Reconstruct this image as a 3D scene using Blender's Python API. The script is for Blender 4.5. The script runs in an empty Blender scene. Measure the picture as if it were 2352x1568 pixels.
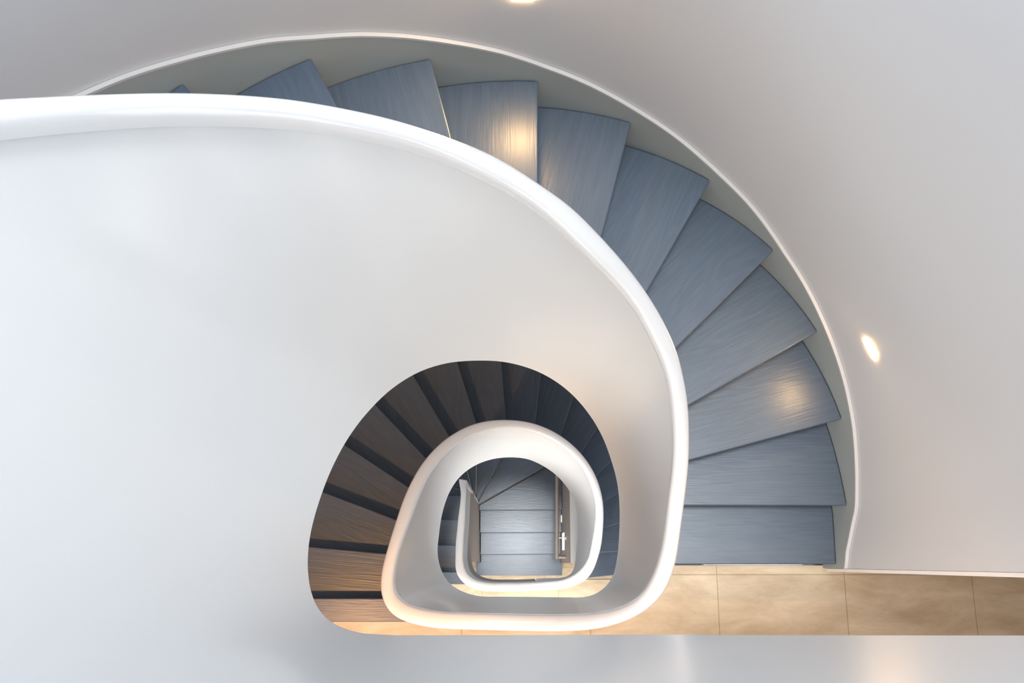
import bpy, bmesh, math, random
from mathutils import Vector, Matrix

SUN = 2.2
SUN_TILT = (0, 0)
SKY = 2.95
FILL_WINDOWS = [(-0.5, -8.0, 6.5, 9.0, 10.0, 31), (0.0, -8.0, -9.5, 9.0, 10.0, 72), (0.5, -8.0, -25.5, 9.0, 10.0, 60), (8.5, -8.0, 23.5, 10.0, 9.0, 70)]
LAMPS = [(-5.6, -3.0, 13.9, 170, -5.4, 1.6, 78), (4.0, -3.0, 13.9, 30, 4.5, -2.0, 95), (-1.5, -3.2, 13.9, 12, -1.5, -2.5, 90), (-4.0, -3.0, -2.1, 25, -3, -2, 90), (1.0, -3.2, -2.1, 25, 1, -2, 90), (0.5, -3, -18.1, 30, 0.5, -1, 90)]
C_WALL = (0.62, 0.65, 0.69)
C_SHELL = (0.668, 0.680, 0.688)
C_STR = (0.36, 0.41, 0.415)
W_DARK = (0.054, 0.078, 0.114)
W_LIGHT = (0.084, 0.114, 0.160)
LENS = 380.0
TILE_X, TILE_Y = 0.2299, 0.057

# ------------------------------------------------------------------ camera, sky, lights, exposure
R = 0.19                                   # one riser in metres; plans below are written in risers
def P(x, y, z):                            # risers -> metres (z = 0 is the first landing below the camera's storey)
    return Vector((x * R, y * R, (z + 32.0) * R))

scene = bpy.context.scene
cam_data = bpy.data.cameras.new('camera')
cam_data.sensor_width = 36.0
cam_data.lens = 2150.0 / 2352.0 * 36.0
cam_data.clip_start = 0.02
cam = bpy.data.objects.new('camera', cam_data)
scene.collection.objects.link(cam)
cam.location = P(0, 0, 23.5)
cam.rotation_euler = (math.radians(13.25), 0, 0)
scene.camera = cam

world = bpy.data.worlds.new('sky')
scene.world = world
world.use_nodes = True
bg = world.node_tree.nodes['Background']
bg.inputs['Color'].default_value = (0.915, 0.955, 1.0, 1)
bg.inputs['Strength'].default_value = SKY

def lamp(name, kind, loc, energy, color, size=0.1, target=None, spot=None, blend=0.6):
    d = bpy.data.lights.new(name, kind)
    d.energy = energy; d.color = color
    if kind == 'AREA':
        d.shape = 'DISK'; d.size = size
    else:
        d.shadow_soft_size = size
    if kind == 'SPOT':
        d.spot_size = math.radians(spot or 100); d.spot_blend = blend
    o = bpy.data.objects.new(name, d)
    o.location = loc
    if target is not None:
        o.rotation_euler = (target - loc).to_track_quat('-Z', 'Y').to_euler()
    scene.collection.objects.link(o)
    return o

# bright overcast zenith above the roof light, a broad soft source
sd = bpy.data.lights.new('zenith_daylight', 'SUN')
sd.energy = SUN; sd.angle = math.radians(8); sd.color = (1.0, 0.99, 0.97)
so = bpy.data.objects.new('zenith_daylight', sd)
so.location = P(0, 1, 40)
so.rotation_euler = (math.radians(SUN_TILT[0]), math.radians(SUN_TILT[1]), 0)
scene.collection.objects.link(so)
# added fill lights at unseen windows, one window per storey in the front wall
for (x, y, z, w, hgt, e) in FILL_WINDOWS:
    d = bpy.data.lights.new('window_daylight', 'AREA')
    d.shape = 'RECTANGLE'; d.size = w * R; d.size_y = hgt * R; d.energy = e; d.color = (1.0, 0.985, 0.96)
    o = bpy.data.objects.new('window_daylight', d)
    o.location = P(x, y + .12, z)
    o.rotation_euler = (math.radians(90), 0, 0)
    scene.collection.objects.link(o)
WARM = (1.0, 0.48, 0.19)
# recessed spots in the soffits over the landings (under each landing slab)
for (x, y, z, e, tx, ty, cone) in LAMPS:
    lamp('landing_spot', 'SPOT', P(x, y, z), e, WARM, 0.03, P(tx, ty, z - 13), cone, 0.7)

vs = scene.view_settings
vs.view_transform = 'Standard'
vs.look = 'None'
vs.gamma = 1.0
vs.use_curve_mapping = False
vs.exposure = 0.0
scene.cycles.max_bounces = 16
scene.cycles.diffuse_bounces = 12
scene.cycles.glossy_bounces = 6

# plan tables of the balustrade: angle round the well, x, y (in risers); LEVEL: angle -> pitch line
RAIL_OUT = [(-590,-2.130,3.400), (-586,-2.130,3.233), (-582,-2.111,3.072), (-578,-2.073,2.917), (-574,-2.040,2.760), (-570,-2.023,2.597), (-566,-2.018,2.430), (-562,-2.022,2.261), (-558,-2.031,2.090), (-554,-2.044,1.919), (-550,-2.057,1.749), (-546,-2.067,1.582), (-542,-2.072,1.420), (-538,-2.077,1.264), (-534,-2.084,1.114), (-530,-2.091,0.966), (-526,-2.096,0.818), (-522,-2.099,0.664), (-518,-2.097,0.502), (-514,-2.090,0.329), (-510,-2.083,0.139), (-506,-2.075,-0.062), (-502,-2.047,-0.258), (-498,-1.981,-0.434), (-494,-1.875,-0.591), (-490,-1.741,-0.726), (-486,-1.588,-0.832), (-482,-1.416,-0.909), (-478,-1.232,-0.963), (-474,-1.049,-1.001), (-470,-0.868,-1.020), (-466,-0.686,-1.025), (-462,-0.507,-1.024), (-458,-0.334,-1.025), (-454,-0.166,-1.024), (-450,-0.002,-1.021), (-446,0.163,-1.016), (-442,0.331,-1.009), (-438,0.502,-1.002), (-434,0.674,-0.994), (-430,0.849,-0.984), (-426,1.033,-0.970), (-422,1.229,-0.954), (-418,1.439,-0.940), (-414,1.659,-0.920), (-410,1.878,-0.881), (-406,2.095,-0.814), (-402,2.310,-0.721), (-398,2.502,-0.602), (-394,2.653,-0.447), (-390,2.765,-0.258), (-386,2.848,-0.046), (-382,2.911,0.172), (-378,2.960,0.386), (-374,2.991,0.600), (-370,3.004,0.817), (-366,3.006,1.032), (-362,3.001,1.245), (-358,2.989,1.455), (-354,2.966,1.663), (-350,2.928,1.866), (-346,2.873,2.065), (-342,2.802,2.261), (-338,2.717,2.448), (-334,2.618,2.626), (-330,2.503,2.793), (-326,2.375,2.950), (-322,2.235,3.096), (-318,2.088,3.229), (-314,1.932,3.348), (-310,1.768,3.455), (-306,1.598,3.549), (-302,1.426,3.631), (-298,1.251,3.699), (-294,1.072,3.756), (-290,0.892,3.799), (-286,0.712,3.831), (-282,0.533,3.851), (-278,0.354,3.858), (-274,0.176,3.853), (-270,0.000,3.837), (-266,-0.172,3.813), (-262,-0.341,3.779), (-258,-0.508,3.737), (-254,-0.671,3.684), (-250,-0.828,3.622), (-246,-0.978,3.548), (-242,-1.122,3.464), (-238,-1.259,3.368), (-234,-1.389,3.263), (-230,-1.512,3.152), (-226,-1.627,3.036), (-222,-1.733,2.913), (-218,-1.832,2.783), (-214,-1.924,2.648), (-210,-2.008,2.509), (-206,-2.085,2.367), (-202,-2.153,2.222), (-198,-2.215,2.072), (-194,-2.269,1.918), (-190,-2.320,1.760), (-186,-2.365,1.598), (-182,-2.404,1.434), (-178,-2.438,1.267), (-174,-2.468,1.093), (-170,-2.497,0.911), (-166,-2.528,0.718), (-162,-2.560,0.515), (-158,-2.593,0.299), (-154,-2.630,0.063), (-150,-2.657,-0.189), (-146,-2.654,-0.444), (-142,-2.598,-0.682), (-138,-2.481,-0.884), (-134,-2.307,-1.036), (-130,-2.087,-1.132), (-126,-1.850,-1.192), (-122,-1.614,-1.228), (-118,-1.384,-1.247), (-114,-1.163,-1.254), (-110,-0.951,-1.257), (-106,-0.750,-1.260), (-102,-0.557,-1.264), (-98,-0.368,-1.268), (-94,-0.183,-1.273), (-90,-0.000,-1.278), (-86,0.185,-1.282), (-82,0.371,-1.284), (-78,0.561,-1.286), (-74,0.757,-1.286), (-70,0.960,-1.282), (-66,1.170,-1.270), (-62,1.386,-1.250), (-58,1.607,-1.216), (-54,1.828,-1.162), (-50,2.050,-1.089), (-46,2.263,-0.991), (-42,2.462,-0.865), (-38,2.636,-0.709), (-34,2.775,-0.522), (-30,2.874,-0.311), (-26,2.938,-0.085), (-22,2.976,0.145), (-18,2.998,0.374), (-14,3.014,0.598), (-10,3.028,0.816), (-6,3.036,1.031), (-2,3.035,1.244), (2,3.026,1.456), (6,3.004,1.666), (10,2.968,1.873), (14,2.923,2.079), (18,2.872,2.284), (22,2.809,2.485), (26,2.729,2.681), (30,2.634,2.871), (34,2.526,3.054), (38,2.399,3.224), (42,2.254,3.379), (46,2.096,3.520), (50,1.929,3.648), (54,1.755,3.764), (58,1.575,3.870), (62,1.391,3.965), (66,1.204,4.054), (70,1.014,4.140), (74,0.822,4.219), (78,0.623,4.278), (82,0.417,4.316), (86,0.209,4.350), (90,-0.001,4.382), (94,-0.213,4.396), (98,-0.426,4.387), (102,-0.641,4.366), (106,-0.859,4.342), (110,-1.079,4.312), (114,-1.302,4.272), (118,-1.529,4.223), (122,-1.764,4.169), (126,-2.006,4.107), (130,-2.249,4.027), (134,-2.500,3.935), (138,-2.761,3.832), (142,-3.034,3.716), (146,-3.330,3.591), (150,-3.669,3.461), (154,-4.059,3.321), (158,-4.460,3.144), (162,-4.779,2.899), (166,-4.959,2.586), (170,-5.052,2.242), (174,-5.091,1.886), (178,-5.096,1.528), (182,-5.066,1.173), (186,-4.999,0.825), (190,-4.894,0.489), (194,-4.750,0.166), (198,-4.567,-0.131), (202,-4.344,-0.400), (206,-4.085,-0.639), (210,-3.800,-0.838), (214,-3.487,-0.990), (218,-3.155,-1.103), (222,-2.830,-1.190), (226,-2.522,-1.255), (230,-2.229,-1.298)]
RAIL_IN = [(-590,-1.798,3.224), (-586,-1.798,3.180), (-582,-1.797,3.047), (-578,-1.795,2.878), (-574,-1.794,2.707), (-570,-1.793,2.535), (-566,-1.791,2.363), (-562,-1.790,2.193), (-558,-1.789,2.026), (-554,-1.788,1.862), (-550,-1.788,1.704), (-546,-1.788,1.551), (-542,-1.789,1.407), (-538,-1.791,1.272), (-534,-1.795,1.144), (-530,-1.799,1.020), (-526,-1.802,0.894), (-522,-1.803,0.763), (-518,-1.802,0.621), (-514,-1.801,0.467), (-510,-1.800,0.305), (-506,-1.791,0.138), (-502,-1.764,-0.032), (-498,-1.718,-0.201), (-494,-1.644,-0.354), (-490,-1.534,-0.477), (-486,-1.398,-0.573), (-482,-1.246,-0.640), (-478,-1.083,-0.682), (-474,-0.919,-0.710), (-470,-0.760,-0.727), (-466,-0.603,-0.733), (-462,-0.448,-0.733), (-458,-0.295,-0.730), (-454,-0.145,-0.730), (-450,0.002,-0.731), (-446,0.147,-0.730), (-442,0.291,-0.728), (-438,0.440,-0.723), (-434,0.594,-0.716), (-430,0.751,-0.707), (-426,0.912,-0.696), (-422,1.081,-0.681), (-418,1.262,-0.663), (-414,1.457,-0.645), (-410,1.657,-0.617), (-406,1.851,-0.563), (-402,2.034,-0.479), (-398,2.204,-0.370), (-394,2.352,-0.235), (-390,2.477,-0.079), (-386,2.570,0.094), (-382,2.627,0.283), (-378,2.657,0.482), (-374,2.680,0.681), (-370,2.702,0.874), (-366,2.719,1.065), (-362,2.726,1.255), (-358,2.721,1.445), (-354,2.705,1.635), (-350,2.674,1.822), (-346,2.626,2.004), (-342,2.560,2.181), (-338,2.481,2.352), (-334,2.390,2.515), (-330,2.287,2.670), (-326,2.172,2.815), (-322,2.047,2.949), (-318,1.911,3.068), (-314,1.764,3.174), (-310,1.611,3.268), (-306,1.455,3.351), (-302,1.297,3.424), (-298,1.136,3.486), (-294,0.974,3.537), (-290,0.811,3.576), (-286,0.647,3.603), (-282,0.483,3.618), (-278,0.320,3.622), (-274,0.159,3.616), (-270,0.001,3.598), (-266,-0.155,3.570), (-262,-0.307,3.532), (-258,-0.453,3.485), (-254,-0.595,3.430), (-250,-0.733,3.366), (-246,-0.865,3.294), (-242,-0.992,3.214), (-238,-1.111,3.128), (-234,-1.222,3.034), (-230,-1.326,2.934), (-226,-1.424,2.826), (-222,-1.515,2.715), (-218,-1.600,2.600), (-214,-1.678,2.482), (-210,-1.750,2.361), (-206,-1.816,2.236), (-202,-1.875,2.108), (-198,-1.928,1.977), (-194,-1.975,1.843), (-190,-2.016,1.706), (-186,-2.054,1.566), (-182,-2.087,1.423), (-178,-2.116,1.277), (-174,-2.143,1.125), (-170,-2.174,0.966), (-166,-2.209,0.797), (-162,-2.247,0.617), (-158,-2.288,0.422), (-154,-2.328,0.211), (-150,-2.357,-0.015), (-146,-2.370,-0.253), (-142,-2.343,-0.483), (-138,-2.241,-0.667), (-134,-2.068,-0.789), (-130,-1.859,-0.861), (-126,-1.641,-0.903), (-122,-1.425,-0.925), (-118,-1.219,-0.938), (-114,-1.024,-0.943), (-110,-0.837,-0.944), (-106,-0.659,-0.947), (-102,-0.490,-0.950), (-98,-0.325,-0.953), (-94,-0.161,-0.957), (-90,0.001,-0.961), (-86,0.162,-0.965), (-82,0.326,-0.969), (-78,0.495,-0.971), (-74,0.668,-0.972), (-70,0.846,-0.971), (-66,1.033,-0.966), (-62,1.230,-0.957), (-58,1.435,-0.941), (-54,1.647,-0.912), (-50,1.863,-0.865), (-46,2.070,-0.790), (-42,2.258,-0.681), (-38,2.409,-0.533), (-34,2.522,-0.352), (-30,2.606,-0.156), (-26,2.667,0.048), (-22,2.709,0.254), (-18,2.735,0.460), (-14,2.751,0.663), (-10,2.758,0.862), (-6,2.762,1.059), (-2,2.764,1.254), (2,2.760,1.447), (6,2.743,1.638), (10,2.713,1.828), (14,2.671,2.016), (18,2.621,2.202), (22,2.563,2.386), (26,2.496,2.568), (30,2.412,2.743), (34,2.309,2.907), (38,2.186,3.057), (42,2.051,3.196), (46,1.911,3.330), (50,1.765,3.453), (54,1.607,3.559), (58,1.438,3.649), (62,1.265,3.727), (66,1.089,3.795), (70,0.913,3.861), (74,0.738,3.931), (78,0.562,3.999), (82,0.380,4.056), (86,0.192,4.099), (90,-0.001,4.130), (94,-0.196,4.146), (98,-0.395,4.152), (102,-0.598,4.155), (106,-0.804,4.149), (110,-1.013,4.129), (114,-1.223,4.095), (118,-1.437,4.049), (122,-1.657,3.998), (126,-1.886,3.942), (130,-2.121,3.874), (134,-2.360,3.791), (138,-2.612,3.698), (142,-2.879,3.595), (146,-3.156,3.474), (150,-3.456,3.339), (154,-3.789,3.191), (158,-4.149,3.019), (162,-4.435,2.788), (166,-4.597,2.496), (170,-4.681,2.175), (174,-4.729,1.847), (178,-4.744,1.516), (182,-4.722,1.185), (186,-4.658,0.861), (190,-4.546,0.551), (194,-4.388,0.258), (198,-4.188,-0.006), (202,-3.946,-0.238), (206,-3.674,-0.437), (210,-3.390,-0.600), (214,-3.094,-0.727), (218,-2.793,-0.823), (222,-2.502,-0.896), (226,-2.225,-0.947), (230,-1.959,-0.977)]
LOW = [(-590,-1.768,3.224), (-586,-1.768,3.180), (-582,-1.767,3.047), (-578,-1.765,2.878), (-574,-1.764,2.707), (-570,-1.763,2.535), (-566,-1.761,2.363), (-562,-1.760,2.193), (-558,-1.759,2.026), (-554,-1.758,1.862), (-550,-1.758,1.704), (-546,-1.758,1.551), (-542,-1.759,1.407), (-538,-1.761,1.272), (-534,-1.765,1.144), (-530,-1.769,1.020), (-526,-1.772,0.894), (-522,-1.773,0.763), (-518,-1.772,0.621), (-514,-1.771,0.467), (-510,-1.770,0.305), (-506,-1.761,0.138), (-502,-1.734,-0.032), (-498,-1.688,-0.201), (-494,-1.614,-0.354), (-490,-1.504,-0.477), (-486,-1.368,-0.573), (-482,-1.216,-0.640), (-478,-1.053,-0.682), (-474,-0.889,-0.710), (-470,-0.730,-0.727), (-466,-0.573,-0.733), (-462,-0.418,-0.733), (-458,-0.265,-0.730), (-454,-0.115,-0.730), (-450,0.032,-0.731), (-446,0.177,-0.730), (-442,0.321,-0.728), (-438,0.470,-0.723), (-434,0.623,-0.716), (-430,0.779,-0.706), (-426,0.939,-0.694), (-422,1.109,-0.680), (-418,1.298,-0.665), (-414,1.518,-0.658), (-410,1.760,-0.655), (-406,2.002,-0.640), (-402,2.217,-0.597), (-398,2.384,-0.511), (-394,2.496,-0.371), (-390,2.563,-0.184), (-386,2.600,0.033), (-382,2.617,0.262), (-378,2.627,0.486), (-374,2.637,0.691), (-370,2.643,0.883), (-366,2.641,1.072), (-362,2.631,1.257), (-358,2.613,1.441), (-354,2.590,1.623), (-350,2.560,1.803), (-346,2.518,1.979), (-342,2.461,2.149), (-338,2.388,2.314), (-334,2.301,2.472), (-330,2.202,2.621), (-326,2.091,2.759), (-322,1.968,2.885), (-318,1.835,3.001), (-314,1.697,3.106), (-310,1.554,3.199), (-306,1.405,3.281), (-302,1.252,3.353), (-298,1.099,3.416), (-294,0.944,3.472), (-290,0.788,3.517), (-286,0.631,3.550), (-282,0.473,3.568), (-278,0.314,3.571), (-274,0.156,3.563), (-270,0.001,3.547), (-266,-0.151,3.524), (-262,-0.301,3.494), (-258,-0.448,3.455), (-254,-0.591,3.409), (-250,-0.730,3.355), (-246,-0.864,3.292), (-242,-0.995,3.222), (-238,-1.121,3.144), (-234,-1.241,3.057), (-230,-1.353,2.963), (-226,-1.459,2.861), (-222,-1.558,2.752), (-218,-1.647,2.637), (-214,-1.725,2.515), (-210,-1.794,2.387), (-206,-1.854,2.254), (-202,-1.905,2.120), (-198,-1.949,1.985), (-194,-1.984,1.847), (-190,-2.012,1.706), (-186,-2.036,1.564), (-182,-2.054,1.422), (-178,-2.067,1.278), (-174,-2.074,1.134), (-170,-2.077,0.986), (-166,-2.078,0.832), (-162,-2.079,0.672), (-158,-2.080,0.506), (-154,-2.073,0.336), (-150,-2.049,0.165), (-146,-2.006,-0.005), (-142,-1.945,-0.171), (-138,-1.863,-0.329), (-134,-1.759,-0.474), (-130,-1.631,-0.593), (-126,-1.481,-0.686), (-122,-1.320,-0.760), (-118,-1.154,-0.816), (-114,-0.983,-0.855), (-110,-0.813,-0.879), (-106,-0.645,-0.887), (-102,-0.478,-0.886), (-98,-0.315,-0.885), (-94,-0.157,-0.887), (-90,-0.001,-0.888), (-86,0.157,-0.889), (-82,0.316,-0.890), (-78,0.476,-0.891), (-74,0.643,-0.891), (-70,0.818,-0.892), (-66,1.001,-0.892), (-62,1.194,-0.892), (-58,1.404,-0.890), (-54,1.636,-0.890), (-50,1.874,-0.874), (-46,2.092,-0.813), (-42,2.281,-0.703), (-38,2.435,-0.552), (-34,2.548,-0.370), (-30,2.615,-0.164), (-26,2.649,0.055), (-22,2.670,0.269), (-18,2.679,0.478), (-14,2.680,0.681), (-10,2.677,0.878), (-6,2.666,1.070), (-2,2.646,1.257), (2,2.615,1.441), (6,2.573,1.620), (10,2.520,1.794), (14,2.454,1.961), (18,2.378,2.121), (22,2.295,2.277), (26,2.209,2.428), (30,2.117,2.573), (34,2.017,2.711), (38,1.907,2.840), (42,1.789,2.960), (46,1.662,3.071), (50,1.530,3.172), (54,1.391,3.264), (58,1.246,3.345), (62,1.098,3.413), (66,0.944,3.469), (70,0.788,3.513), (74,0.630,3.544), (78,0.472,3.563), (82,0.313,3.569), (86,0.155,3.564), (90,0.000,3.549), (94,-0.151,3.524), (98,-0.298,3.488), (102,-0.443,3.444), (106,-0.586,3.395), (110,-0.725,3.342), (114,-0.862,3.285), (118,-0.996,3.221), (122,-1.124,3.148), (126,-1.247,3.066), (130,-1.364,2.976), (134,-1.474,2.876), (138,-1.575,2.768), (142,-1.668,2.653), (146,-1.753,2.533), (150,-1.831,2.408), (154,-1.901,2.278), (158,-1.965,2.144), (162,-2.024,2.007), (166,-2.078,1.868), (170,-2.125,1.724), (174,-2.166,1.577), (178,-2.200,1.426), (182,-2.227,1.272), (186,-2.249,1.113), (190,-2.264,0.950), (194,-2.273,0.782), (198,-2.278,0.608), (202,-2.277,0.428), (206,-2.267,0.242), (210,-2.242,0.053), (214,-2.199,-0.135), (218,-2.131,-0.316), (222,-2.027,-0.475), (226,-1.879,-0.594), (230,-1.694,-0.665), (234,-1.494,-0.702), (238,-1.295,-0.718)]
LEVEL = [(-625,-20.197), (-620,-20.185), (-615,-20.149), (-610,-20.073), (-605,-19.949), (-600,-19.785), (-595,-19.597), (-590,-19.401), (-585,-19.203), (-580,-19.007), (-575,-18.814), (-570,-18.624), (-565,-18.436), (-560,-18.253), (-555,-18.076), (-550,-17.909), (-545,-17.751), (-540,-17.598), (-535,-17.447), (-530,-17.296), (-525,-17.142), (-520,-16.981), (-515,-16.814), (-510,-16.641), (-505,-16.470), (-500,-16.309), (-495,-16.175), (-490,-16.081), (-485,-16.029), (-480,-16.008), (-475,-16.001), (-470,-16.000), (-465,-16.000), (-460,-16.000), (-455,-16.000), (-450,-15.995), (-445,-15.978), (-440,-15.927), (-435,-15.819), (-430,-15.645), (-425,-15.423), (-420,-15.189), (-415,-14.973), (-410,-14.783), (-405,-14.613), (-400,-14.452), (-395,-14.287), (-390,-14.108), (-385,-13.901), (-380,-13.663), (-375,-13.397), (-370,-13.110), (-365,-12.808), (-360,-12.496), (-355,-12.179), (-350,-11.862), (-345,-11.547), (-340,-11.236), (-335,-10.929), (-330,-10.624), (-325,-10.319), (-320,-10.011), (-315,-9.699), (-310,-9.388), (-305,-9.081), (-300,-8.785), (-295,-8.499), (-290,-8.222), (-285,-7.953), (-280,-7.692), (-275,-7.434), (-270,-7.177), (-265,-6.918), (-260,-6.655), (-255,-6.389), (-250,-6.122), (-245,-5.854), (-240,-5.586), (-235,-5.318), (-230,-5.050), (-225,-4.783), (-220,-4.517), (-215,-4.254), (-210,-3.994), (-205,-3.737), (-200,-3.484), (-195,-3.233), (-190,-2.984), (-185,-2.736), (-180,-2.489), (-175,-2.241), (-170,-1.989), (-165,-1.735), (-160,-1.486), (-155,-1.253), (-150,-1.049), (-145,-0.878), (-140,-0.733), (-135,-0.602), (-130,-0.475), (-125,-0.353), (-120,-0.238), (-115,-0.139), (-110,-0.067), (-105,-0.026), (-100,-0.007), (-95,-0.001), (-90,0.000), (-85,0.002), (-80,0.010), (-75,0.033), (-70,0.083), (-65,0.165), (-60,0.273), (-55,0.397), (-50,0.527), (-45,0.659), (-40,0.794), (-35,0.934), (-30,1.082), (-25,1.237), (-20,1.400), (-15,1.571), (-10,1.759), (-5,1.984), (0,2.263), (5,2.592), (10,2.951), (15,3.316), (20,3.678), (25,4.038), (30,4.403), (35,4.772), (40,5.145), (45,5.519), (50,5.894), (55,6.267), (60,6.636), (65,6.997), (70,7.348), (75,7.689), (80,8.022), (85,8.349), (90,8.669), (95,8.982), (100,9.286), (105,9.581), (110,9.868), (115,10.146), (120,10.417), (125,10.683), (130,10.947), (135,11.210), (140,11.473), (145,11.733), (150,11.992), (155,12.247), (160,12.499), (165,12.750), (170,13.000), (175,13.250), (180,13.501), (185,13.753), (190,14.008), (195,14.263), (200,14.513), (205,14.747), (210,14.951), (215,15.122), (220,15.267), (225,15.398), (230,15.525), (235,15.647), (240,15.762), (245,15.861), (250,15.933), (255,15.974), (260,15.993), (265,15.999), (270,16.000), (275,16.000), (280,16.000), (285,16.000), (290,16.000), (295,16.000), (300,16.000), (305,16.000), (310,16.000), (315,16.000)]

# ------------------------------------------------------------------ materials
def nodes_of(m):
    m.use_nodes = True
    return m.node_tree.nodes, m.node_tree.links, m.node_tree.nodes['Principled BSDF']

def paint(name, col, rough, bump=0.02, scale=25.0, coat=0.0, var=0.03):
    m = bpy.data.materials.new(name)
    n, l, b = nodes_of(m)
    b.inputs['Roughness'].default_value = rough
    b.inputs['Coat Weight'].default_value = coat
    b.inputs['Coat Roughness'].default_value = 0.12
    tc = n.new('ShaderNodeTexCoord')
    nz = n.new('ShaderNodeTexNoise'); nz.inputs['Scale'].default_value = 1.3; nz.inputs['Detail'].default_value = 3
    l.new(tc.outputs['Object'], nz.inputs['Vector'])
    mx = n.new('ShaderNodeMix'); mx.data_type = 'RGBA'
    mx.inputs['A'].default_value = (*[c * (1 - var) for c in col], 1)
    mx.inputs['B'].default_value = (*[min(1, c * (1 + var)) for c in col], 1)
    l.new(nz.outputs['Fac'], mx.inputs['Factor'])
    l.new(mx.outputs['Result'], b.inputs['Base Color'])
    n2 = n.new('ShaderNodeTexNoise'); n2.inputs['Scale'].default_value = scale; n2.inputs['Detail'].default_value = 2
    l.new(tc.outputs['Object'], n2.inputs['Vector'])
    bp = n.new('ShaderNodeBump'); bp.inputs['Strength'].default_value = bump; bp.inputs['Distance'].default_value = 0.02
    l.new(n2.outputs['Fac'], bp.inputs['Height'])
    l.new(bp.outputs['Normal'], b.inputs['Normal'])
    return m

def wood(name, dark, light, rough, grain=1.0, coat=0.25, tint=(1, 1, 1), spec=0.5, ior=1.5):
    m = bpy.data.materials.new(name)
    n, l, b = nodes_of(m)
    tc = n.new('ShaderNodeTexCoord')
    oi = n.new('ShaderNodeObjectInfo')
    off = n.new('ShaderNodeVectorMath'); off.operation = 'SCALE'; off.inputs['Scale'].default_value = 37.0
    cmb = n.new('ShaderNodeCombineXYZ')
    for k in 'XYZ': l.new(oi.outputs['Random'], cmb.inputs[k])
    l.new(cmb.outputs[0], off.inputs[0])
    add = n.new('ShaderNodeVectorMath'); add.operation = 'ADD'
    l.new(tc.outputs['Object'], add.inputs[0]); l.new(off.outputs[0], add.inputs[1])
    mp = n.new('ShaderNodeMapping'); mp.inputs['Scale'].default_value = (1.2, 9.0, 9.0)
    l.new(add.outputs[0], mp.inputs['Vector'])
    # broad cathedral figure
    nz = n.new('ShaderNodeTexNoise'); nz.inputs['Scale'].default_value = 0.9; nz.inputs['Detail'].default_value = 3
    nz.inputs['Distortion'].default_value = 0.5
    l.new(mp.outputs[0], nz.inputs['Vector'])
    mul = n.new('ShaderNodeMath'); mul.operation = 'MULTIPLY'; mul.inputs[1].default_value = 60.0
    l.new(nz.outputs['Fac'], mul.inputs[0])
    sn = n.new('ShaderNodeMath'); sn.operation = 'SINE'
    l.new(mul.outputs[0], sn.inputs[0])
    mr = n.new('ShaderNodeMapRange'); mr.inputs['From Min'].default_value = -1; mr.inputs['From Max'].default_value = 1
    l.new(sn.outputs[0], mr.inputs['Value'])
    # fine pores
    mp2 = n.new('ShaderNodeMapping'); mp2.inputs['Scale'].default_value = (6.0, 160.0, 160.0)
    l.new(add.outputs[0], mp2.inputs['Vector'])
    n3 = n.new('ShaderNodeTexNoise'); n3.inputs['Scale'].default_value = 1.0; n3.inputs['Detail'].default_value = 4
    l.new(mp2.outputs[0], n3.inputs['Vector'])
    mixv = n.new('ShaderNodeMath'); mixv.operation = 'MULTIPLY_ADD'
    mixv.inputs[1].default_value = 0.35 * grain
    l.new(mr.outputs[0], mixv.inputs[0]); l.new(n3.outputs['Fac'], mixv.inputs[2])
    cr = n.new('ShaderNodeMix'); cr.data_type = 'RGBA'
    cr.inputs['A'].default_value = (*dark, 1); cr.inputs['B'].default_value = (*light, 1)
    l.new(mixv.outputs[0], cr.inputs['Factor'])
    l.new(cr.outputs['Result'], b.inputs['Base Color'])
    b.inputs['Roughness'].default_value = rough
    b.inputs['Coat Weight'].default_value = coat
    b.inputs['Coat Roughness'].default_value = 0.3
    b.inputs['Specular Tint'].default_value = (*tint, 1)
    b.inputs['Specular IOR Level'].default_value = spec
    b.inputs['IOR'].default_value = ior
    bp = n.new('ShaderNodeBump'); bp.inputs['Strength'].default_value = 0.12; bp.inputs['Distance'].default_value = 0.004
    l.new(mixv.outputs[0], bp.inputs['Height']); l.new(bp.outputs['Normal'], b.inputs['Normal'])
    return m

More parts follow.
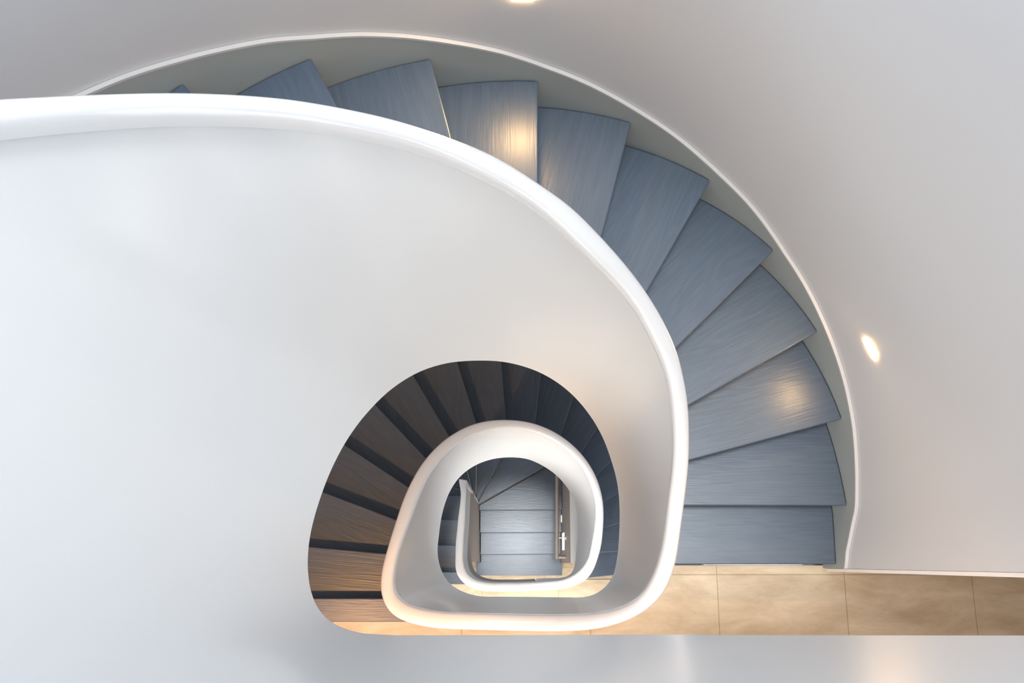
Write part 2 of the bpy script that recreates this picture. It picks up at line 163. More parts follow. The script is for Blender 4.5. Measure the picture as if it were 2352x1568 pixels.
def tiles(name):
    """large beige stone-look tiles, 0.585 m, joints darker, mottled veins"""
    m = bpy.data.materials.new(name)
    n, l, b = nodes_of(m)
    tc = n.new('ShaderNodeTexCoord')
    mp = n.new('ShaderNodeMapping')
    mp.inputs['Location'].default_value = (TILE_X, TILE_Y, 0)
    l.new(tc.outputs['Object'], mp.inputs['Vector'])
    br = n.new('ShaderNodeTexBrick')
    br.offset = 0.0; br.squash = 1.0
    br.inputs['Scale'].default_value = 1.0
    br.inputs['Brick Width'].default_value = 0.589
    br.inputs['Row Height'].default_value = 0.587
    br.inputs['Mortar Size'].default_value = 0.0022
    br.inputs['Mortar Smooth'].default_value = 0.1
    br.inputs['Color1'].default_value = (1, 1, 1, 1); br.inputs['Color2'].default_value = (0.93, 0.93, 0.93, 1)
    br.inputs['Mortar'].default_value = (0.62, 0.58, 0.52, 1)
    l.new(mp.outputs[0], br.inputs['Vector'])
    mp2 = n.new('ShaderNodeMapping'); mp2.inputs['Scale'].default_value = (1.6, 4.5, 1)
    l.new(tc.outputs['Object'], mp2.inputs['Vector'])
    n1 = n.new('ShaderNodeTexNoise'); n1.inputs['Scale'].default_value = 2.2; n1.inputs['Detail'].default_value = 9
    n1.inputs['Roughness'].default_value = 0.65; n1.inputs['Distortion'].default_value = 0.3
    l.new(mp2.outputs[0], n1.inputs['Vector'])
    cr = n.new('ShaderNodeValToRGB')
    cr.color_ramp.elements[0].position = 0.33; cr.color_ramp.elements[0].color = (0.52, 0.40, 0.26, 1)
    cr.color_ramp.elements[1].position = 0.66; cr.color_ramp.elements[1].color = (0.76, 0.645, 0.47, 1)
    l.new(n1.outputs['Fac'], cr.inputs['Fac'])
    mx = n.new('ShaderNodeMix'); mx.data_type = 'RGBA'; mx.blend_type = 'MULTIPLY'; mx.inputs['Factor'].default_value = 1
    l.new(cr.outputs['Color'], mx.inputs['A']); l.new(br.outputs['Color'], mx.inputs['B'])
    l.new(mx.outputs['Result'], b.inputs['Base Color'])
    b.inputs['Roughness'].default_value = 0.55
    return m

def emit(name, col, s):
    m = bpy.data.materials.new(name)
    n, l, b = nodes_of(m)
    b.inputs['Base Color'].default_value = (0.9, 0.9, 0.9, 1)
    b.inputs['Emission Color'].default_value = (*col, 1)
    b.inputs['Emission Strength'].default_value = s
    return m

def metal(name, col, rough):
    m = bpy.data.materials.new(name)
    n, l, b = nodes_of(m)
    b.inputs['Base Color'].default_value = (*col, 1)
    b.inputs['Metallic'].default_value = 1.0
    nz = n.new('ShaderNodeTexNoise'); nz.inputs['Scale'].default_value = 60
    mr = n.new('ShaderNodeMapRange'); mr.inputs['To Min'].default_value = rough * 0.8; mr.inputs['To Max'].default_value = rough * 1.2
    l.new(nz.outputs['Fac'], mr.inputs['Value']); l.new(mr.outputs[0], b.inputs['Roughness'])
    return m

M_WALL = paint('wall_plaster', C_WALL, 0.62)
M_SHELL = paint('balustrade_paint', C_SHELL, 0.30, bump=0.01, scale=9, coat=0.15, var=0.012)
M_RAIL = paint('handrail_lacquer', (0.76, 0.77, 0.78), 0.22, bump=0.0, coat=0.4, var=0.005)
M_STR = paint('stringer_paint', C_STR, 0.45)
M_CAP = paint('stringer_cap_paint', (0.58, 0.59, 0.60), 0.5)
M_WALL_SHADE = paint('taupe_paint', (0.29, 0.245, 0.21), 0.4)  # brown of shade and warm bounce on the walls, put into the colour
M_WHITE = paint('white_paint', (0.84, 0.84, 0.84), 0.5)
M_WOOD = wood('stained_oak', W_DARK, W_LIGHT, 0.30, 0.7, 0.0, (0.92, 0.97, 1.0), 0.5, 1.5)
M_RISER = wood('dark_oak', (0.022, 0.020, 0.020), (0.045, 0.040, 0.038), 0.5, 0.5, 0.0)  # oak darkened to deepen the shadow lines under the nosings
M_SOFFIT = paint('soffit_paint', (0.20, 0.19, 0.18), 0.6)  # dark tone chosen to keep bounce light off the flight below
M_PALE = M_WOOD
M_POLE = wood('handrail_wood', (0.17, 0.15, 0.13), (0.24, 0.215, 0.19), 0.4, 0.5)
M_TILE = tiles('beige_tile')
M_LENS = emit('lamp_lens', (1.0, 0.60, 0.26), LENS)
M_LENS2 = emit('lamp_lens_dim', (1.0, 0.66, 0.28), 6.0)
M_STEEL = metal('brushed_steel', (0.75, 0.74, 0.72), 0.25)

# ------------------------------------------------------------------ helpers
def obj(name, bm, mat, parent=None, smooth=False, origin=None, rot=0.0, bevel=0.0, kind=None, auto=None):
    if origin is not None:
        M = Matrix.Translation(origin) @ Matrix.Rotation(rot, 4, 'Z')
        bm.transform(M.inverted())
    bmesh.ops.recalc_face_normals(bm, faces=bm.faces)
    me = bpy.data.meshes.new(name)
    bm.to_mesh(me); bm.free()
    me.materials.append(mat)
    for p in me.polygons: p.use_smooth = smooth
    if smooth and auto:
        me.set_sharp_from_angle(angle=math.radians(auto))
    o = bpy.data.objects.new(name, me)
    scene.collection.objects.link(o)
    if origin is not None:
        o.location = origin; o.rotation_euler = (0, 0, rot)
    if parent is not None:
        par = parent; ploc = Vector((0, 0, 0))
        # parents are never scaled; keep world place
        bpy.context.view_layer.update()
        o.parent = par
        o.matrix_parent_inverse = par.matrix_world.inverted()
    if bevel:
        b = o.modifiers.new('bevel', 'BEVEL'); b.width = bevel; b.segments = 2; b.limit_method = 'ANGLE'
        b.angle_limit = math.radians(40); b.harden_normals = False
    if kind: o['kind'] = kind
    return o

def thing(name, label, cat, loc, group=None):
    o = bpy.data.objects.new(name, None)
    o.empty_display_size = 0.1
    o.location = loc
    scene.collection.objects.link(o)
    o['label'] = label; o['category'] = cat
    if group: o['group'] = group
    return o

def prism(pts, z0, z1, bm=None):
    """plan polygon (risers) between two heights"""
    bm = bm or bmesh.new()
    lo = [bm.verts.new(P(x, y, z0)) for x, y in pts]
    hi = [bm.verts.new(P(x, y, z1)) for x, y in pts]
    n = len(pts)
    bm.faces.new(lo[::-1]); bm.faces.new(hi)
    for i in range(n):
        j = (i + 1) % n
        bm.faces.new((lo[i], lo[j], hi[j], hi[i]))
    return bm

def loft(sections, closed=True, caps=True):
    """sections: list of rings of Vectors (same count)"""
    bm = bmesh.new()
    rows = [[bm.verts.new(v) for v in s] for s in sections]
    n = len(rows[0])
    for a, b in zip(rows[:-1], rows[1:]):
        for i in range(n if closed else n - 1):
            j = (i + 1) % n
            bm.faces.new((a[i], a[j], b[j], b[i]))
    if closed and caps:
        bm.faces.new(rows[0][::-1]); bm.faces.new(rows[-1])
    return bm

def interp(tab, a):
    if a <= tab[0][0]: return tab[0][1:]
    for p, q in zip(tab[:-1], tab[1:]):
        if a <= q[0]:
            t = (a - p[0]) / (q[0] - p[0])
            return tuple(u + (v - u) * t for u, v in zip(p[1:], q[1:]))
    return tab[-1][1:]

def cr_interp(tab, a):
    """Catmull-Rom on a table of evenly spaced angles"""
    h = tab[1][0] - tab[0][0]
    f = (a - tab[0][0]) / h
    f = max(0.0, min(len(tab) - 1.0001, f))
    i = int(f); t = f - i
    g = lambda k: tab[max(0, min(len(tab) - 1, k))][1:]
    out = []
    for p0, p1, p2, p3 in zip(g(i - 1), g(i), g(i + 1), g(i + 2)):
        out.append(0.5 * (2 * p1 + (p2 - p0) * t + (2 * p0 - 5 * p1 + 4 * p2 - p3) * t * t + (3 * p1 - p0 - 3 * p2 + p3) * t ** 3))
    return tuple(out)

def level(a): return cr_interp(LEVEL, a)[0]
def r_out(a): return Vector(cr_interp(RAIL_OUT, a))
def r_in(a): return Vector(cr_interp(RAIL_IN, a))
def low(a): return Vector(cr_interp(LOW, a))
def nrm(a):
    d = r_out(a) - r_in(a)
    return d.normalized()
def tread_in(a):                           # where treads meet the outer face of the balustrade
    return low(a).lerp(r_out(a), 0.30) + nrm(a) * 0.16

# ------------------------------------------------------------------ outer wall plan (face of the stringer), in risers
WALL = [(7.585, -.15), (7.59, .25), (7.6, .8), (7.59, 1.3), (7.48, 2.15), (7.29, 3.06), (6.99, 3.95), (6.57, 4.8), (6.06, 5.59), (5.45, 6.3),
        (4.76, 6.93), (3.98, 7.44), (3.16, 7.88), (2.29, 8.2), (1.4, 8.42), (.49, 8.53), (-.45, 8.52), (-1.37, 8.4), (-2.28, 8.18),
        (-3.16, 7.85), (-4.03, 7.4), (-4.84, 6.84), (-5.55, 6.15), (-6.15, 5.35), (-6.6, 4.5), (-6.95, 3.6), (-7.2, 2.6), (-7.33, 1.5),
        (-7.38, .5), (-7.38, -.5), (-7.38, -1.6)]
def wall_pt(s):                            # s in index units, smooth
    i = max(0, min(len(WALL) - 2, int(s))); t = s - i
    g = lambda k: WALL[max(0, min(len(WALL) - 1, k))]
    out = []
    for p0, p1, p2, p3 in zip(g(i - 1), g(i), g(i + 1), g(i + 2)):
        out.append(0.5 * (2 * p1 + (p2 - p0) * t + (2 * p0 - 5 * p1 + 4 * p2 - p3) * t * t + (3 * p1 - p0 - 3 * p2 + p3) * t ** 3))
    return Vector(out)
def wall_n(s):                             # outward normal
    d = wall_pt(min(len(WALL) - 1, s + .05)) - wall_pt(max(0, s - .05))
    return Vector((d.y, -d.x)).normalized()
def wall_hit(o, d):
    """ray from o along d -> wall parameter"""
    best = None
    S = 20
    prev = wall_pt(0)
    for k in range(1, (len(WALL) - 1) * S + 1):
        cur = wall_pt(k / S)
        e = cur - prev
        den = d.x * e.y - d.y * e.x
        if abs(den) > 1e-9:
            w = prev - o
            t = (w.x * e.y - w.y * e.x) / den
            u = (w.x * d.y - w.y * d.x) / den
            if t > 0 and -1e-6 <= u <= 1 + 1e-6:
                if best is None or t < best[0]:
                    best = (t, (k - 1 + u) / S)
        prev = cur
    return best[1] if best else None
def ring_hit(o, d, a_mid):
    """where the nosing line meets the balustrade near angle a_mid"""
    best = None
    a = a_mid - 60
    prev = tread_in(a)
    while a < a_mid + 60:
        cur = tread_in(a + 2)
        e = cur - prev
        den = d.x * e.y - d.y * e.x
        if abs(den) > 1e-9:
            w = prev - o
            t = (w.x * e.y - w.y * e.x) / den
            u = (w.x * d.y - w.y * d.x) / den
            if t > 0 and 0 <= u <= 1:
                if best is None or t < best[0]:
                    best = (t, a + 2 * u)
        prev = cur
        a += 2
    return best[1] if best else a_mid

# ------------------------------------------------------------------ the setting
HUGE_TOP = 31.0
def wall_band(name, s0, s1, z0, z1, off, thick, mat, n=160):
    secs = []
    for k in range(n + 1):
        s = s0 + (s1 - s0) * k / n
        p, q = wall_pt(s), wall_n(s)
        a = p + q * off; b = p + q * (off + thick)
        secs.append([P(a.x, a.y, z0), P(a.x, a.y, z1), P(b.x, b.y, z1), P(b.x, b.y, z0)])
    o = obj(name, loft(secs), mat, smooth=True, auto=35)
    o['kind'] = 'structure'
    return o
wall_band('wall_outer', 0, len(WALL) - 1, -32, HUGE_TOP, 0.075, 0.8, M_WALL)

def box(name, x0, x1, y0, y1, z0, z1, mat, kind='structure'):
    return obj(name, prism([(x0, y0), (x1, y0), (x1, y1), (x0, y1)], z0, z1), mat, kind=kind)
box('wall_left', -8.2, -7.455, -8, -1.6, -32, HUGE_TOP, M_WALL)
box('wall_front', -8.2, 15, -8.8, -8, -32, HUGE_TOP, M_WALL)
for n_, (wx, wy, wz, ww, wh, we) in enumerate(FILL_WINDOWS):  # frames added round the fill lights, the wall behind is solid
    fr = bmesh.new()
    x0, x1, z0, z1 = wx - ww / 2, wx + ww / 2, wz - wh / 2, wz + wh / 2
    for (a0, a1, c0, c1) in ((x0 - .3, x1 + .3, z0 - .3, z0), (x0 - .3, x1 + .3, z1, z1 + .3), (x0 - .3, x0, z0, z1), (x1, x1 + .3, z0, z1), (wx - .12, wx + .12, z0, z1)):
        prism([(a0, wy - .02), (a1, wy - .02), (a1, wy + .3), (a0, wy + .3)], c0, c1, fr)
    wi = obj('window_%d' % (n_ + 1), fr, M_WHITE, kind='structure')
box('wall_right', 15, 15.8, -8.8, 0.6, -32, HUGE_TOP, M_WALL)
box('wall_corridor', 8.35, 15, -0.16, 0.6, -32, HUGE_TOP, M_WALL)
# white casing on the end of the curved wall
obj('trim_1', prism([(7.655, -.155), (8.6, -.17), (8.6, -.23), (7.68, -.228)], 0.0, 13.9), M_WHITE, kind='structure', bevel=0.002)

# landing slabs, edge follows the balustrade
def landing(name, z, a0, a1, left_y, right_y, right_x, x_left=-7.45, mat=None, wall_y=-.16):
    pts = [(x_left, left_y)]
    ring = []
    n = 50
    for k in range(n + 1):
        a = a0 + (a1 - a0) * k / n
        p = tread_in(a)
        ring.append((p.x, p.y))
    ring = [q for q in ring if (q[1] < left_y if q[0] < 0 else q[1] < right_y)]
    if ring:
        pts.append((ring[0][0], left_y))
        pts += ring
        pts.append((ring[-1][0] + 0.05, right_y))
    pts += [(7.67, right_y), (7.67, wall_y), (15, wall_y), (15, -8), (x_left, -8)]
    top = prism(pts, z - 0.12, z)
    f = obj(name, top, M_TILE, kind='structure')
    s = obj('ceiling' if name == 'floor' else 'ceiling', prism(pts, z - 1.9, z - 0.125), M_WHITE, kind='structure')
    return f
landing('floor_upper', 16, 245, 300, -1.16, -1.16, 7.4)
landing('floor_middle', 0, -145, -15, -1.40, -.08, 7.4)
landing('floor_lower', -16, -500, -385, -.885, -.70, 7.4)
box('floor', -8.2, 15, -8.8, 9.5, -32.6, -32, M_TILE)

# the walls either side of the lowest flight
pr = bmesh.new()
prof = [(-.05, -16.1), (.6, -15.3), (1.5, -14.3), (2.7, -12.9), (5.9, -12.6)]
def side_wall(name, x0, x1, ys, zb, zt, mat):
    secs = []
    for (y, t) in zip(ys, zt):
        b = zb
        secs.append([P(x0, y, b), P(x0, y, t), P(x1, y, t), P(x1, y, b)])
    return obj(name, loft(secs), mat, kind='structure')
side_wall('wall_stair_side', 2.74, 3.3, [p[0] for p in prof], -21.45, [p[1] for p in prof], M_WHITE)
side_wall('wall_stair_panel', 2.74, 3.3, [p[0] for p in prof], -32, [-21.45] * len(prof), M_WALL_SHADE)  # lower part of the same wall, its warm shade given as colour
obj('wall_stair_back', prism([(-5.4, 5.92), (3.3, 5.92), (3.3, 6.2), (-5.4, 6.2)], -32, -12.6), M_WALL, kind='structure')
obj('wall_stair_left', prism([(-5.8, -.38), (-5.42, -.38), (-5.42, 5.6), (-5.8, 5.6)], -32, -12.6), M_WALL, kind='structure')

# ------------------------------------------------------------------ stair flights
TH = 0.21                                   # tread thickness
def plan_obj(name, pts, z0, z1, mat, parent, mid, ang, bevel):
    return obj(name, prism(pts, z0, z1), mat, parent, origin=P(mid[0], mid[1], z1), rot=ang, bevel=bevel)

def build_tread(parent, k, A, B, inner, outer, mat, name='tread'):
    """A = (inner pt, outer pt) of this nosing, B of the next nosing up; inner / outer are the plan edges from A to B"""
    pts = [A[0]] + inner + [B[0]] + [B[1]] + outer[::-1] + [A[1]]
    clean = []
    for p in pts:
        p = Vector(p)
        if not clean or (p - clean[-1]).length > 0.01: clean.append(p)
    if (clean[0] - clean[-1]).length < 0.01: clean.pop()
    d = Vector(A[1]) - Vector(A[0])
    mid = (Vector(A[0]) + Vector(A[1])) / 2
    t = plan_obj(name, [tuple(p) for p in clean], k - TH, k, mat, parent, mid, math.atan2(d.y, d.x), 0.004)
    return t

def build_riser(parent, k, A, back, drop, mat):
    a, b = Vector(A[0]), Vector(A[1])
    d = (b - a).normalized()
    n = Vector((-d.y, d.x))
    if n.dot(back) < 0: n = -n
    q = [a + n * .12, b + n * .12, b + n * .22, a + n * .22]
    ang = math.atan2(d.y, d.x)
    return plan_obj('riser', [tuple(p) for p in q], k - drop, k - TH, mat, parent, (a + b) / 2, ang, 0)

def nosing(o, i, a_mid):
    """measured outer and inner points -> wall parameter, ring angle"""
    o, i = Vector(o), Vector(i)
    s = wall_hit(i, (o - i))
    a = ring_hit(o, (i - o), a_mid)
    return s, a
B_LINES = {0: ((-4.86, -.86), (-3.2, -.86)), -1: ((-5.22, .38), (-3.28, .21)), -2: ((-5.09, 1.83), (-3.1, 1.1)), -3: ((-4.77, 3.24), (-2.9, 2.04)),
           -4: ((-4.07, 4.55), (-2.53, 2.97)), -5: ((-3.07, 5.64), (-1.93, 3.75)), -6: ((-1.77, 6.28), (-1.19, 4.45)), -7: ((-.36, 6.48), (-.21, 4.58)),
           -8: ((.98, 6.18), (.78, 4.57)), -9: ((2.14, 5.58), (1.7, 4.31)), -10: ((3.07, 4.69), (2.48, 3.81)), -11: ((3.72, 3.67), (3.09, 3.08)),
           -12: ((4.04, 2.55), (3.41, 2.18)), -13: ((4.09, 1.44), (3.53, 1.28)), -14: ((4.14, .40), (3.45, .36)), -15: ((3.96, -.67), (3.05, -.67))}
A_LINES = {11: ((-4.84, 6.84), (-1.62, 3.22)), 10: ((-3.22, 7.84), (-.92, 3.6)), 9: ((-1.4, 8.41), (-1.02, 6.93)), 8: ((.47, 8.55), (.46, 6.56)),
           7: ((2.29, 8.23), (1.67, 5.91)), 6: ((3.98, 7.46), (2.62, 5.12)), 5: ((5.45, 6.32), (3.34, 4.24)), 4: ((6.57, 4.82), (3.73, 3.22)),
           3: ((7.29, 3.08), (3.89, 2.17)), 2: ((7.57, 1.25), (3.91, 1.25)), 1: ((7.55, -.05), (3.84, -.05))}
for k in range(12, 17): A_LINES[k] = B_LINES[k - 16]

def invlevel(v):
    lo_, hi_ = -625.0, 315.0
    for _ in range(50):
        m = (lo_ + hi_) / 2
        if level(m) < v: lo_ = m
        else: hi_ = m
    return lo_

def spiral_flight(name, label, lines, base, cap=None):
    root = thing(name, label, 'staircase', P(5, 0, base))
    N = {}
    for k, (o, i) in lines.items():
        s, a = nosing(o, i, invlevel(k if abs(k - base) > .5 else base + .4))
        if s is None: s = 0.0 if k - base < 3 else len(WALL) - 1.0
        N[k] = (s, a)
    for k in range(base + 1, base + 17):
        s0, a0 = N[k]
        if k == base + 16:
            # wooden strip along the landing edge
            o0 = wall_pt(s0); i0 = tread_in(a0)
            y1 = LAND_STRIP.get(k, o0.y - .5)
            pts_in = []
            a = a0
            while tread_in(a).y > y1 and a < a0 + 70:
                pts_in.append(tuple(tread_in(a))); a += 3
                if len(pts_in) > 30: break
            pts = [(-7.38, o0.y)] + pts_in + [(pts_in[-1][0], y1), (-7.38, y1)]
            plan_obj('tread', pts, k - TH, k + 0.004, M_WOOD, root, ((o0.x + i0.x) / 2, o0.y), math.pi, 0.003)
        else:
            s1, a1 = N[k + 1]
            nb = 14
            ext = 0.10
            s1e = s1 + (s1 - s0) * ext; a1e = a1 + (a1 - a0) * ext
            outer = [tuple(wall_pt(min(len(WALL) - 1, s0 + (s1e - s0) * j / nb)) - wall_n(s0 + (s1e - s0) * j / nb) * .012) for j in range(1, nb)]
            inner = [tuple(tread_in(a0 + (a1e - a0) * j / nb)) for j in range(1, nb)]
            A = (tuple(tread_in(a0)), tuple(wall_pt(s0) - wall_n(s0) * .012))
            B = (tuple(tread_in(a1e)), tuple(wall_pt(min(len(WALL) - 1, s1e)) - wall_n(min(len(WALL) - 1, s1e)) * .012))
            build_tread(root, k, A, B, inner, outer, M_WOOD)
        oo, ii = wall_pt(s0) - wall_n(s0) * .012, tread_in(a0)
        nxt = N.get(k + 1)
        if nxt:
            back = (wall_pt(nxt[0]) + tread_in(nxt[1])) - (oo + ii)
        else:
            back = Vector((0, -1))
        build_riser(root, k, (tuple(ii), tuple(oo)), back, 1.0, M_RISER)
    # soffit under the flight
    secs = []
    n = 120
    ks = sorted(N)
    for j in range(n + 1):
        L = base + 1.0 + (14.7) * j / n
        k0 = max(base + 1, min(base + 15, int(math.floor(L)))); t = L - k0
        s = N[k0][0] + (N[k0 + 1][0] - N[k0][0]) * t
        s = max(0, min(len(WALL) - 1, s))
        a = N[k0][1] + (N[k0 + 1][1] - N[k0][1]) * t
        i_ = low(a) + nrm(a) * .24; o_ = wall_pt(s)
        zi = level(a) - 1.98; zo = L - 1.98
        secs.append([P(i_.x, i_.y, zi), P(i_.x, i_.y, zi + .3), P(o_.x, o_.y, zo + .3), P(o_.x, o_.y, zo)])
    obj('soffit', loft(secs), M_SOFFIT, root, smooth=True, auto=35)
    # outer stringer with its pale top edge
    n = 200
    s_max = N[base + 16][0] if cap is None else len(WALL) - 1
    secs, csecs = [], []
    for j in range(n + 1):
        s = (len(WALL) - 2.2) * j / n
        p, q = wall_pt(s), wall_n(s)
        zc = interp(CAP, s)[0] + base
        zb = max(base, zc - 4.2)
        b = p + q * .07
        secs.append([P(p.x, p.y, zb), P(p.x, p.y, zc - .05), P(b.x, b.y, zc - .05), P(b.x, b.y, zb)])
        pp = p - q * .004
        csecs.append([P(pp.x, pp.y, zc - .05), P(pp.x, pp.y, zc), P(b.x, b.y, zc), P(b.x, b.y, zc - .05)])
    st = obj('stringer', loft(secs), M_STR, root, smooth=True, auto=35)
    st['label'] = 'grey stringer along the curved wall'
    cp = obj('stringer_cap', loft(csecs), M_CAP, st, smooth=True, auto=35)
    cp['label'] = 'pale top edge of the stringer'
    return root
# top edge of the stringer: wall parameter -> height over the landing below (in risers)
def s_at(x, y):
    return min((((wall_pt(k / 20) - Vector((x, y))).length), k / 20) for k in range((len(WALL) - 1) * 20 + 1))[1]
CAP = [(s_at(x, y), z) for x, y, z in [(7.585, -.15, 1.52), (7.59, .25, 1.72), (7.6, .85, 2.2), (7.55, 1.5, 2.66), (7.46, 2.12, 3.02), (7.3, 2.84, 3.42),
       (7.05, 3.66, 3.84), (6.71, 4.44, 4.24), (6.23, 5.26, 4.68), (5.59, 6.11, 5.18), (4.89, 6.73, 5.74), (4.06, 7.37, 6.36), (3.1, 7.83, 6.98),
       (2.22, 8.21, 7.54), (1.37, 8.37, 8.02), (.57, 8.51, 8.46), (-.19, 8.48, 8.92), (-.99, 8.42, 9.36), (-1.75, 8.29, 9.77), (-2.39, 8.08, 10.13),
       (-3.08, 7.88, 10.46), (-3.63, 7.56, 10.82), (-4.28, 7.18, 11.2), (-4.79, 6.86, 11.5), (-5.22, 6.44, 11.84), (-5.61, 6.03, 12.16), (-6.6, 4.5, 13.4),
       (-7.2, 2.6, 14.6), (-7.38, .5, 15.9), (-7.38, -1.6, 17.0)]]
LAND_STRIP = {16: -1.40, 0: -1.40}
spiral_flight('staircase_flight', 'upper curved flight of blue-grey wooden treads with a grey stringer, descending to the beige landing', A_LINES, 0)
spiral_flight('staircase_flight', 'shaded middle curved flight of dark treads, brown-lit at its upper end, around the small well', B_LINES, -16)

# lowest flight: straight, winders round the end of the white wall, straight again
root = thing('staircase_flight', 'lowest flight of pale straight treads and dark winders at the bottom of the well', 'staircase', P(0.4, 0, -32))
XL, XR, YT = -5.4, 2.73, 5.9
def clip(o, ang):
    d = Vector((math.cos(ang), math.sin(ang)))
    t = 1e9
    if d.x < -1e-6: t = min(t, (XL - o.x) / d.x)
    if d.x > 1e-6: t = min(t, (XR - o.x) / d.x)
    if d.y > 1e-6: t = min(t, (YT - o.y) / d.y)
    return o + d * t
C_IN = {-16: (-2.12, -.41), -17: (-2.13, .69), -18: (-2.13, 1.79), -19: (-2.13, 2.88), -20: (-2.13, 3.18), -21: (-2.12, 3.24), -22: (-2.09, 3.28), -23: (-2.04, 3.30),
        -24: (-1.96, 3.28), -25: (-1.86, 3.16), -26: (-1.82, 3.08), -27: (-1.78, 2.99), -28: (-1.76, 2.74), -29: (-1.76, 1.57), -30: (-1.76, .41)}
C_ANG = {-16: 180, -17: 180, -18: 180, -19: 180, -20: 165, -21: 150, -22: 135, -23: 120, -24: 105, -25: 90, -26: 61.5, -27: 29.3, -28: .4, -29: .3, -30: .4}
NC = {k: (Vector(C_IN[k]), clip(Vector(C_IN[k]), math.radians(C_ANG[k]))) for k in C_IN}
for k in range(-30, -16):
    A, B = NC[k], NC[k + 1]
    outer = []
    for cx, cy in ((XL, YT), (XR, YT)):
        c = Vector((cx, cy))
        for o in (A[1], B[1]): pass
        side = lambda p: 'L' if abs(p.x - XL) < .01 else ('R' if abs(p.x - XR) < .01 else 'T')
        if {side(A[1]), side(B[1])} == ({'L', 'T'} if cx == XL else {'R', 'T'}): outer.append((cx, cy))
    d = (A[1] - A[0]).normalized()
    nb = Vector((-d.y, d.x))
    back = (B[0] + B[1]) - (A[0] + A[1])
    if nb.dot(back) < 0: nb = -nb
    e = 0.16 if abs(C_ANG[k + 1] - C_ANG[k]) < 5 else 0.0
    B2 = (B[0] + nb * e, B[1] + nb * e)
    build_tread(root, k, (tuple(A[0]), tuple(A[1])), (tuple(B2[0]), tuple(B2[1])), [], outer, M_PALE if k <= -28 else M_WOOD)
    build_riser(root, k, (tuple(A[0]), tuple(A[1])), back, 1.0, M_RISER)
# landing strip and the wide bottom step
ring = [tuple(tread_in(a)) for a in range(-512, -490, 3)]
ring = [q for q in ring if -.885 < q[1] < -.41]
plan_obj('tread', [(-5.4, -.41), (ring[0][0], -.41)] + ring + [(ring[-1][0], -.885), (-5.4, -.885)], -16 - TH, -16 + .004, M_WOOD, root, (-4, -.5), 0, 0.003)
build_riser(root, -16, ((-2.1, -.41), (-5.4, -.41)), Vector((0, -1)), 1.0, M_RISER)
plan_obj('tread', [(-2.02, -.74), (2.83, -.74), (2.83, -.06), (2.735, -.06), (2.735, .58), (-1.755, .58), (-1.755, -.0), (-2.02, -.0)], -31 - TH, -31, M_PALE, root, (0, 0), 0, 0.003)
build_riser(root, -31, ((-2.0, -.72), (2.8, -.72)), Vector((0, 1)), 1.0, M_RISER)

# ------------------------------------------------------------------ the continuous white balustrade
A_TOP, A_BOT = 300, -586
bal = thing('balustrade', 'continuous smooth white balustrade with rounded handrail spiralling down around the open well', 'balustrade', P(0, 0, -32))
def frange(a, b, st):
    n = int(round(abs(b - a) / st))
    return [a + (b - a) * i / n for i in range(n + 1)]
def ext_frame(a):
    """plan points and level, with the straight run over the upper landing for a > 235"""
    if a <= 235:
        return r_out(a), r_in(a), low(a), level(a)
    t = (a - 235) / 65.0
    x = -1.0 + 16 * t
    o0, i0, l0 = r_out(233), r_in(233), low(238)
    w = min(1, t * 6)
    return (Vector((o0.x + 16 * t, o0.y * (1 - w) - 1.34 * w)), Vector((i0.x + 16 * t, i0.y * (1 - w) - 1.0 * w)),
            Vector((l0.x + 16 * t, l0.y * (1 - w) - .695 * w)), level(min(a, 300)))
angs = frange(A_TOP, A_BOT, 1.5)
rail_secs, pan_secs, fas_secs = [], [], []
for a in angs:
    o, i, l, L = ext_frame(a)
    n = (o - i); w = n.length; n = n / w
    c = (o + i) / 2; hw = w / 2
    sec = []
    prof_r = [(-.90, -.40), (-1.0, -.32), (-1.02, -.22), (-.98, -.12), (-.84, -.04), (-.6, .005), (-.2, .03), (.2, .03), (.6, .005), (.84, -.04), (.98, -.12), (1.02, -.22), (1.0, -.32), (.90, -.40)]
    for u, z in prof_r:
        p = c + n * (u * hw)
        sec.append(P(p.x, p.y, L + 5.0 + z))
    rail_secs.append(sec)
    # panel: inner face from just under the rail to the lower edge
    gi = i + n * .10; go = o - n * .05
    zt, zb = L + 4.62, L - 2.0
    lo_o = l + n * .26
    if a < -425:                                        # lowest storey: white down to one riser over the treads, warm shade coloured in below
        zb = L + 0.9
        t = (zt - zb) / 6.7
        m_i = gi.lerp(l, t); m_o = go.lerp(lo_o, t)
    else:
        m_i, m_o = l, lo_o
    sec = []
    ns = 6
    for k in range(ns + 1):
        t = k / ns
        p = gi.lerp(m_i, t); sec.append(P(p.x, p.y, zt + (zb - zt) * t))
    for k in range(ns + 1):
        t = 1 - k / ns
        p = go.lerp(m_o, t); sec.append(P(p.x, p.y, zt + (zb - zt) * t))
    pan_secs.append(sec)
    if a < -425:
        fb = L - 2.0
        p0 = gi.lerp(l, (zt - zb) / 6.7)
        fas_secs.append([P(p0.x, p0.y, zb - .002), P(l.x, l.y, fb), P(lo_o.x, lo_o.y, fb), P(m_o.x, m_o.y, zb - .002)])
obj('handrail', loft(rail_secs), M_RAIL, bal, smooth=True, auto=50)
obj('panel', loft(pan_secs), M_SHELL, bal, smooth=True, auto=50)
f = obj('stringer', loft(fas_secs), M_WALL_SHADE, bal, smooth=True, auto=50)
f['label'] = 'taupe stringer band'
# wall under the lowest balustrade run, down to the treads of the lowest flight
ys = [0.0, .5, 1.0, 1.5, 2.0, 2.5, 3.0]
secs = []
for y in ys:
    a = math.degrees(math.atan2(y - 1.35, -1.8))
    a = a if a < 0 else a - 360
    a = a - 360 if a > -300 else a
    top = level(a) - 1.9
    secs.append([P(-1.80, y, -32), P(-1.79, y, top), P(-2.08, y, top), P(-2.08, y, -32)])
obj('wall_newel', loft(secs), M_WALL_SHADE, kind='structure')
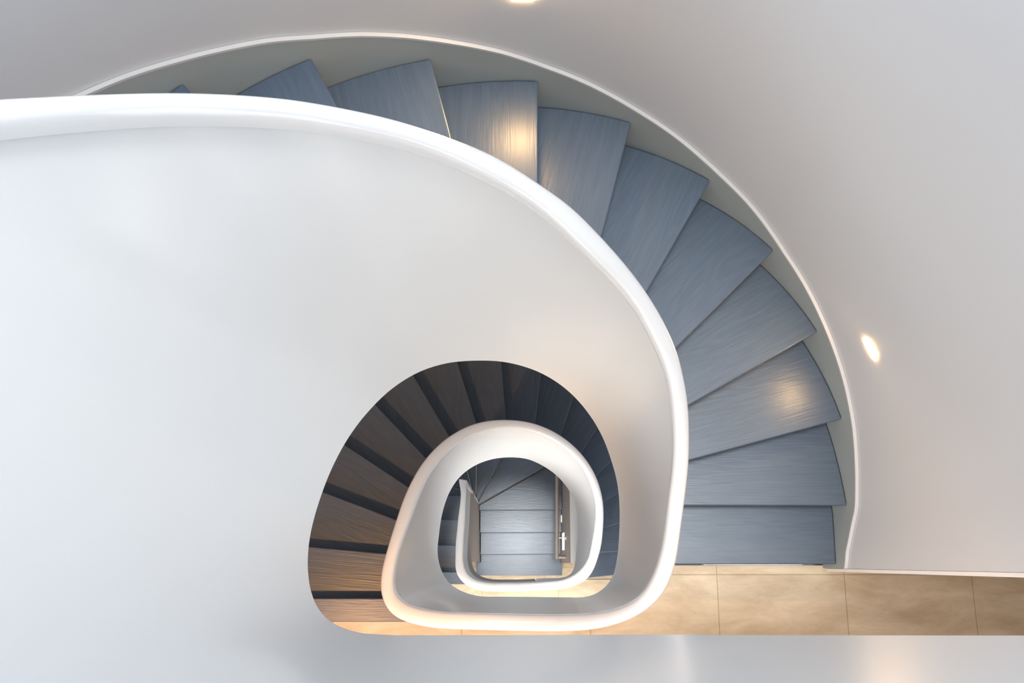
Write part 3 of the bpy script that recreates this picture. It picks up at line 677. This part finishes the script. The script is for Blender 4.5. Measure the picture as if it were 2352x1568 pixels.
# end post of the balustrade
obj('newel_post', prism([(-1.795, 3.0), (-1.79, 3.17), (-2.09, 3.17), (-2.1, 3.0)], -32, -14.9), M_SHELL, bal, bevel=0.004)

# ------------------------------------------------------------------ wall lights
def wall_light(label, s, z, w, h, lens, group='small recessed wall lights'):
    p, q = wall_pt(s), wall_n(s)
    t = Vector((-q.y, q.x))
    f = p + q * .075
    root = thing('wall_light', label, 'light', P(f.x, f.y, z), group)
    def slab(hw, hh, d0, d1, bm=None):
        pts = []
        for d in (d0, d1):
            for (u, v) in ((-hw, -hh), (hw, -hh), (hw, hh), (-hw, hh)):
                c = f + t * u - q * d
                pts.append(P(c.x, c.y, z + v))
        bm = bm or bmesh.new()
        v = [bm.verts.new(c) for c in pts]
        for fc in ((3, 2, 1, 0), (4, 5, 6, 7), (0, 1, 5, 4), (1, 2, 6, 5), (2, 3, 7, 6), (3, 0, 4, 7)):
            bm.faces.new([v[j] for j in fc])
        return bm
    obj('frame', slab(w / 2 + .02, h / 2 + .02, -.01, .006), M_WHITE, root)
    obj('lens', slab(w / 2, h / 2, .006, .014), lens, root)
    return root
wall_light('small slanted glowing wall light beside the lower treads of the upper flight', s_at(6.89, 4.02), 5.62, .36, .24, M_LENS)
wall_light('wider glowing wall light on the curved wall above the highest fully visible treads', s_at(.18, 8.51), 10.62, .35, .46, M_LENS)

def side_light(label, y0, y1, z0, z1, lens):
    root = thing('wall_light', label, 'light', P(2.74, (y0 + y1) / 2, (z0 + z1) / 2), 'lights beside the lowest flight')
    def b(a0, a1, c0, c1, x0, x1):
        return prism([(x0, a0), (x1, a0), (x1, a1), (x0, a1)], c0, c1)
    obj('frame', b(y0 - .03, y1 + .03, z0 - .03, z1 + .03, 2.725, 2.745), M_STEEL, root, bevel=0.001)
    obj('lens', b(y0, y1, z0, z1, 2.71, 2.726), lens, root)
side_light('small warm wall light on the taupe wall behind the wooden handrail', 2.15, 2.5, -29.3, -29.0, M_LENS2)
side_light('long white wall light on the taupe wall beside the handrail bracket', .62, 1.5, -28.2, -26.6, emit('lamp_lens_white', (1, .98, .95), 1.3))  # plain emissive white strip in a thin frame

# ------------------------------------------------------------------ wooden handrail on the right of the lowest flight
hr = thing('wall_handrail', 'slim wooden handrail on steel brackets along the taupe wall of the lowest flight', 'handrail', P(2.3, .15, -32))
def tube(pts, r, n=14):
    secs = []
    for j, p in enumerate(pts):
        d = (pts[min(j + 1, len(pts) - 1)] - pts[max(j - 1, 0)]).normalized()
        u = d.cross(Vector((0, 0, 1)))
        if u.length < 1e-3: u = Vector((1, 0, 0))
        u.normalize(); v = d.cross(u)
        secs.append([p + (u * math.cos(2 * math.pi * k / n) + v * math.sin(2 * math.pi * k / n)) * r for k in range(n)])
    return loft(secs)
hp = [P(2.29, .18, -25.5), P(2.27, 2.0, -24.6), P(2.25, 4.6, -23.3)]
obj('rail', tube([hp[0] + (hp[1] - hp[0]) * 0, hp[1], hp[2]], .095 * R), M_POLE, hr, smooth=True, auto=50)
obj('end_return', tube([P(2.29, .26, -25.5), P(2.745, .26, -25.5)], .085 * R), M_POLE, hr, smooth=True, auto=50)
for y, z in ((1.2, -25.0), (4.15, -23.5)):
    br = obj('bracket', tube([P(2.28, y, z - .05), P(2.38, y, z - .22), P(2.745, y, z - .22)], .035 * R, 10), M_STEEL, hr, smooth=True, auto=50)
    obj('rosette', tube([P(2.71, y, z - .22), P(2.742, y, z - .22)], .13 * R, 16), M_STEEL, br, smooth=True, auto=50)
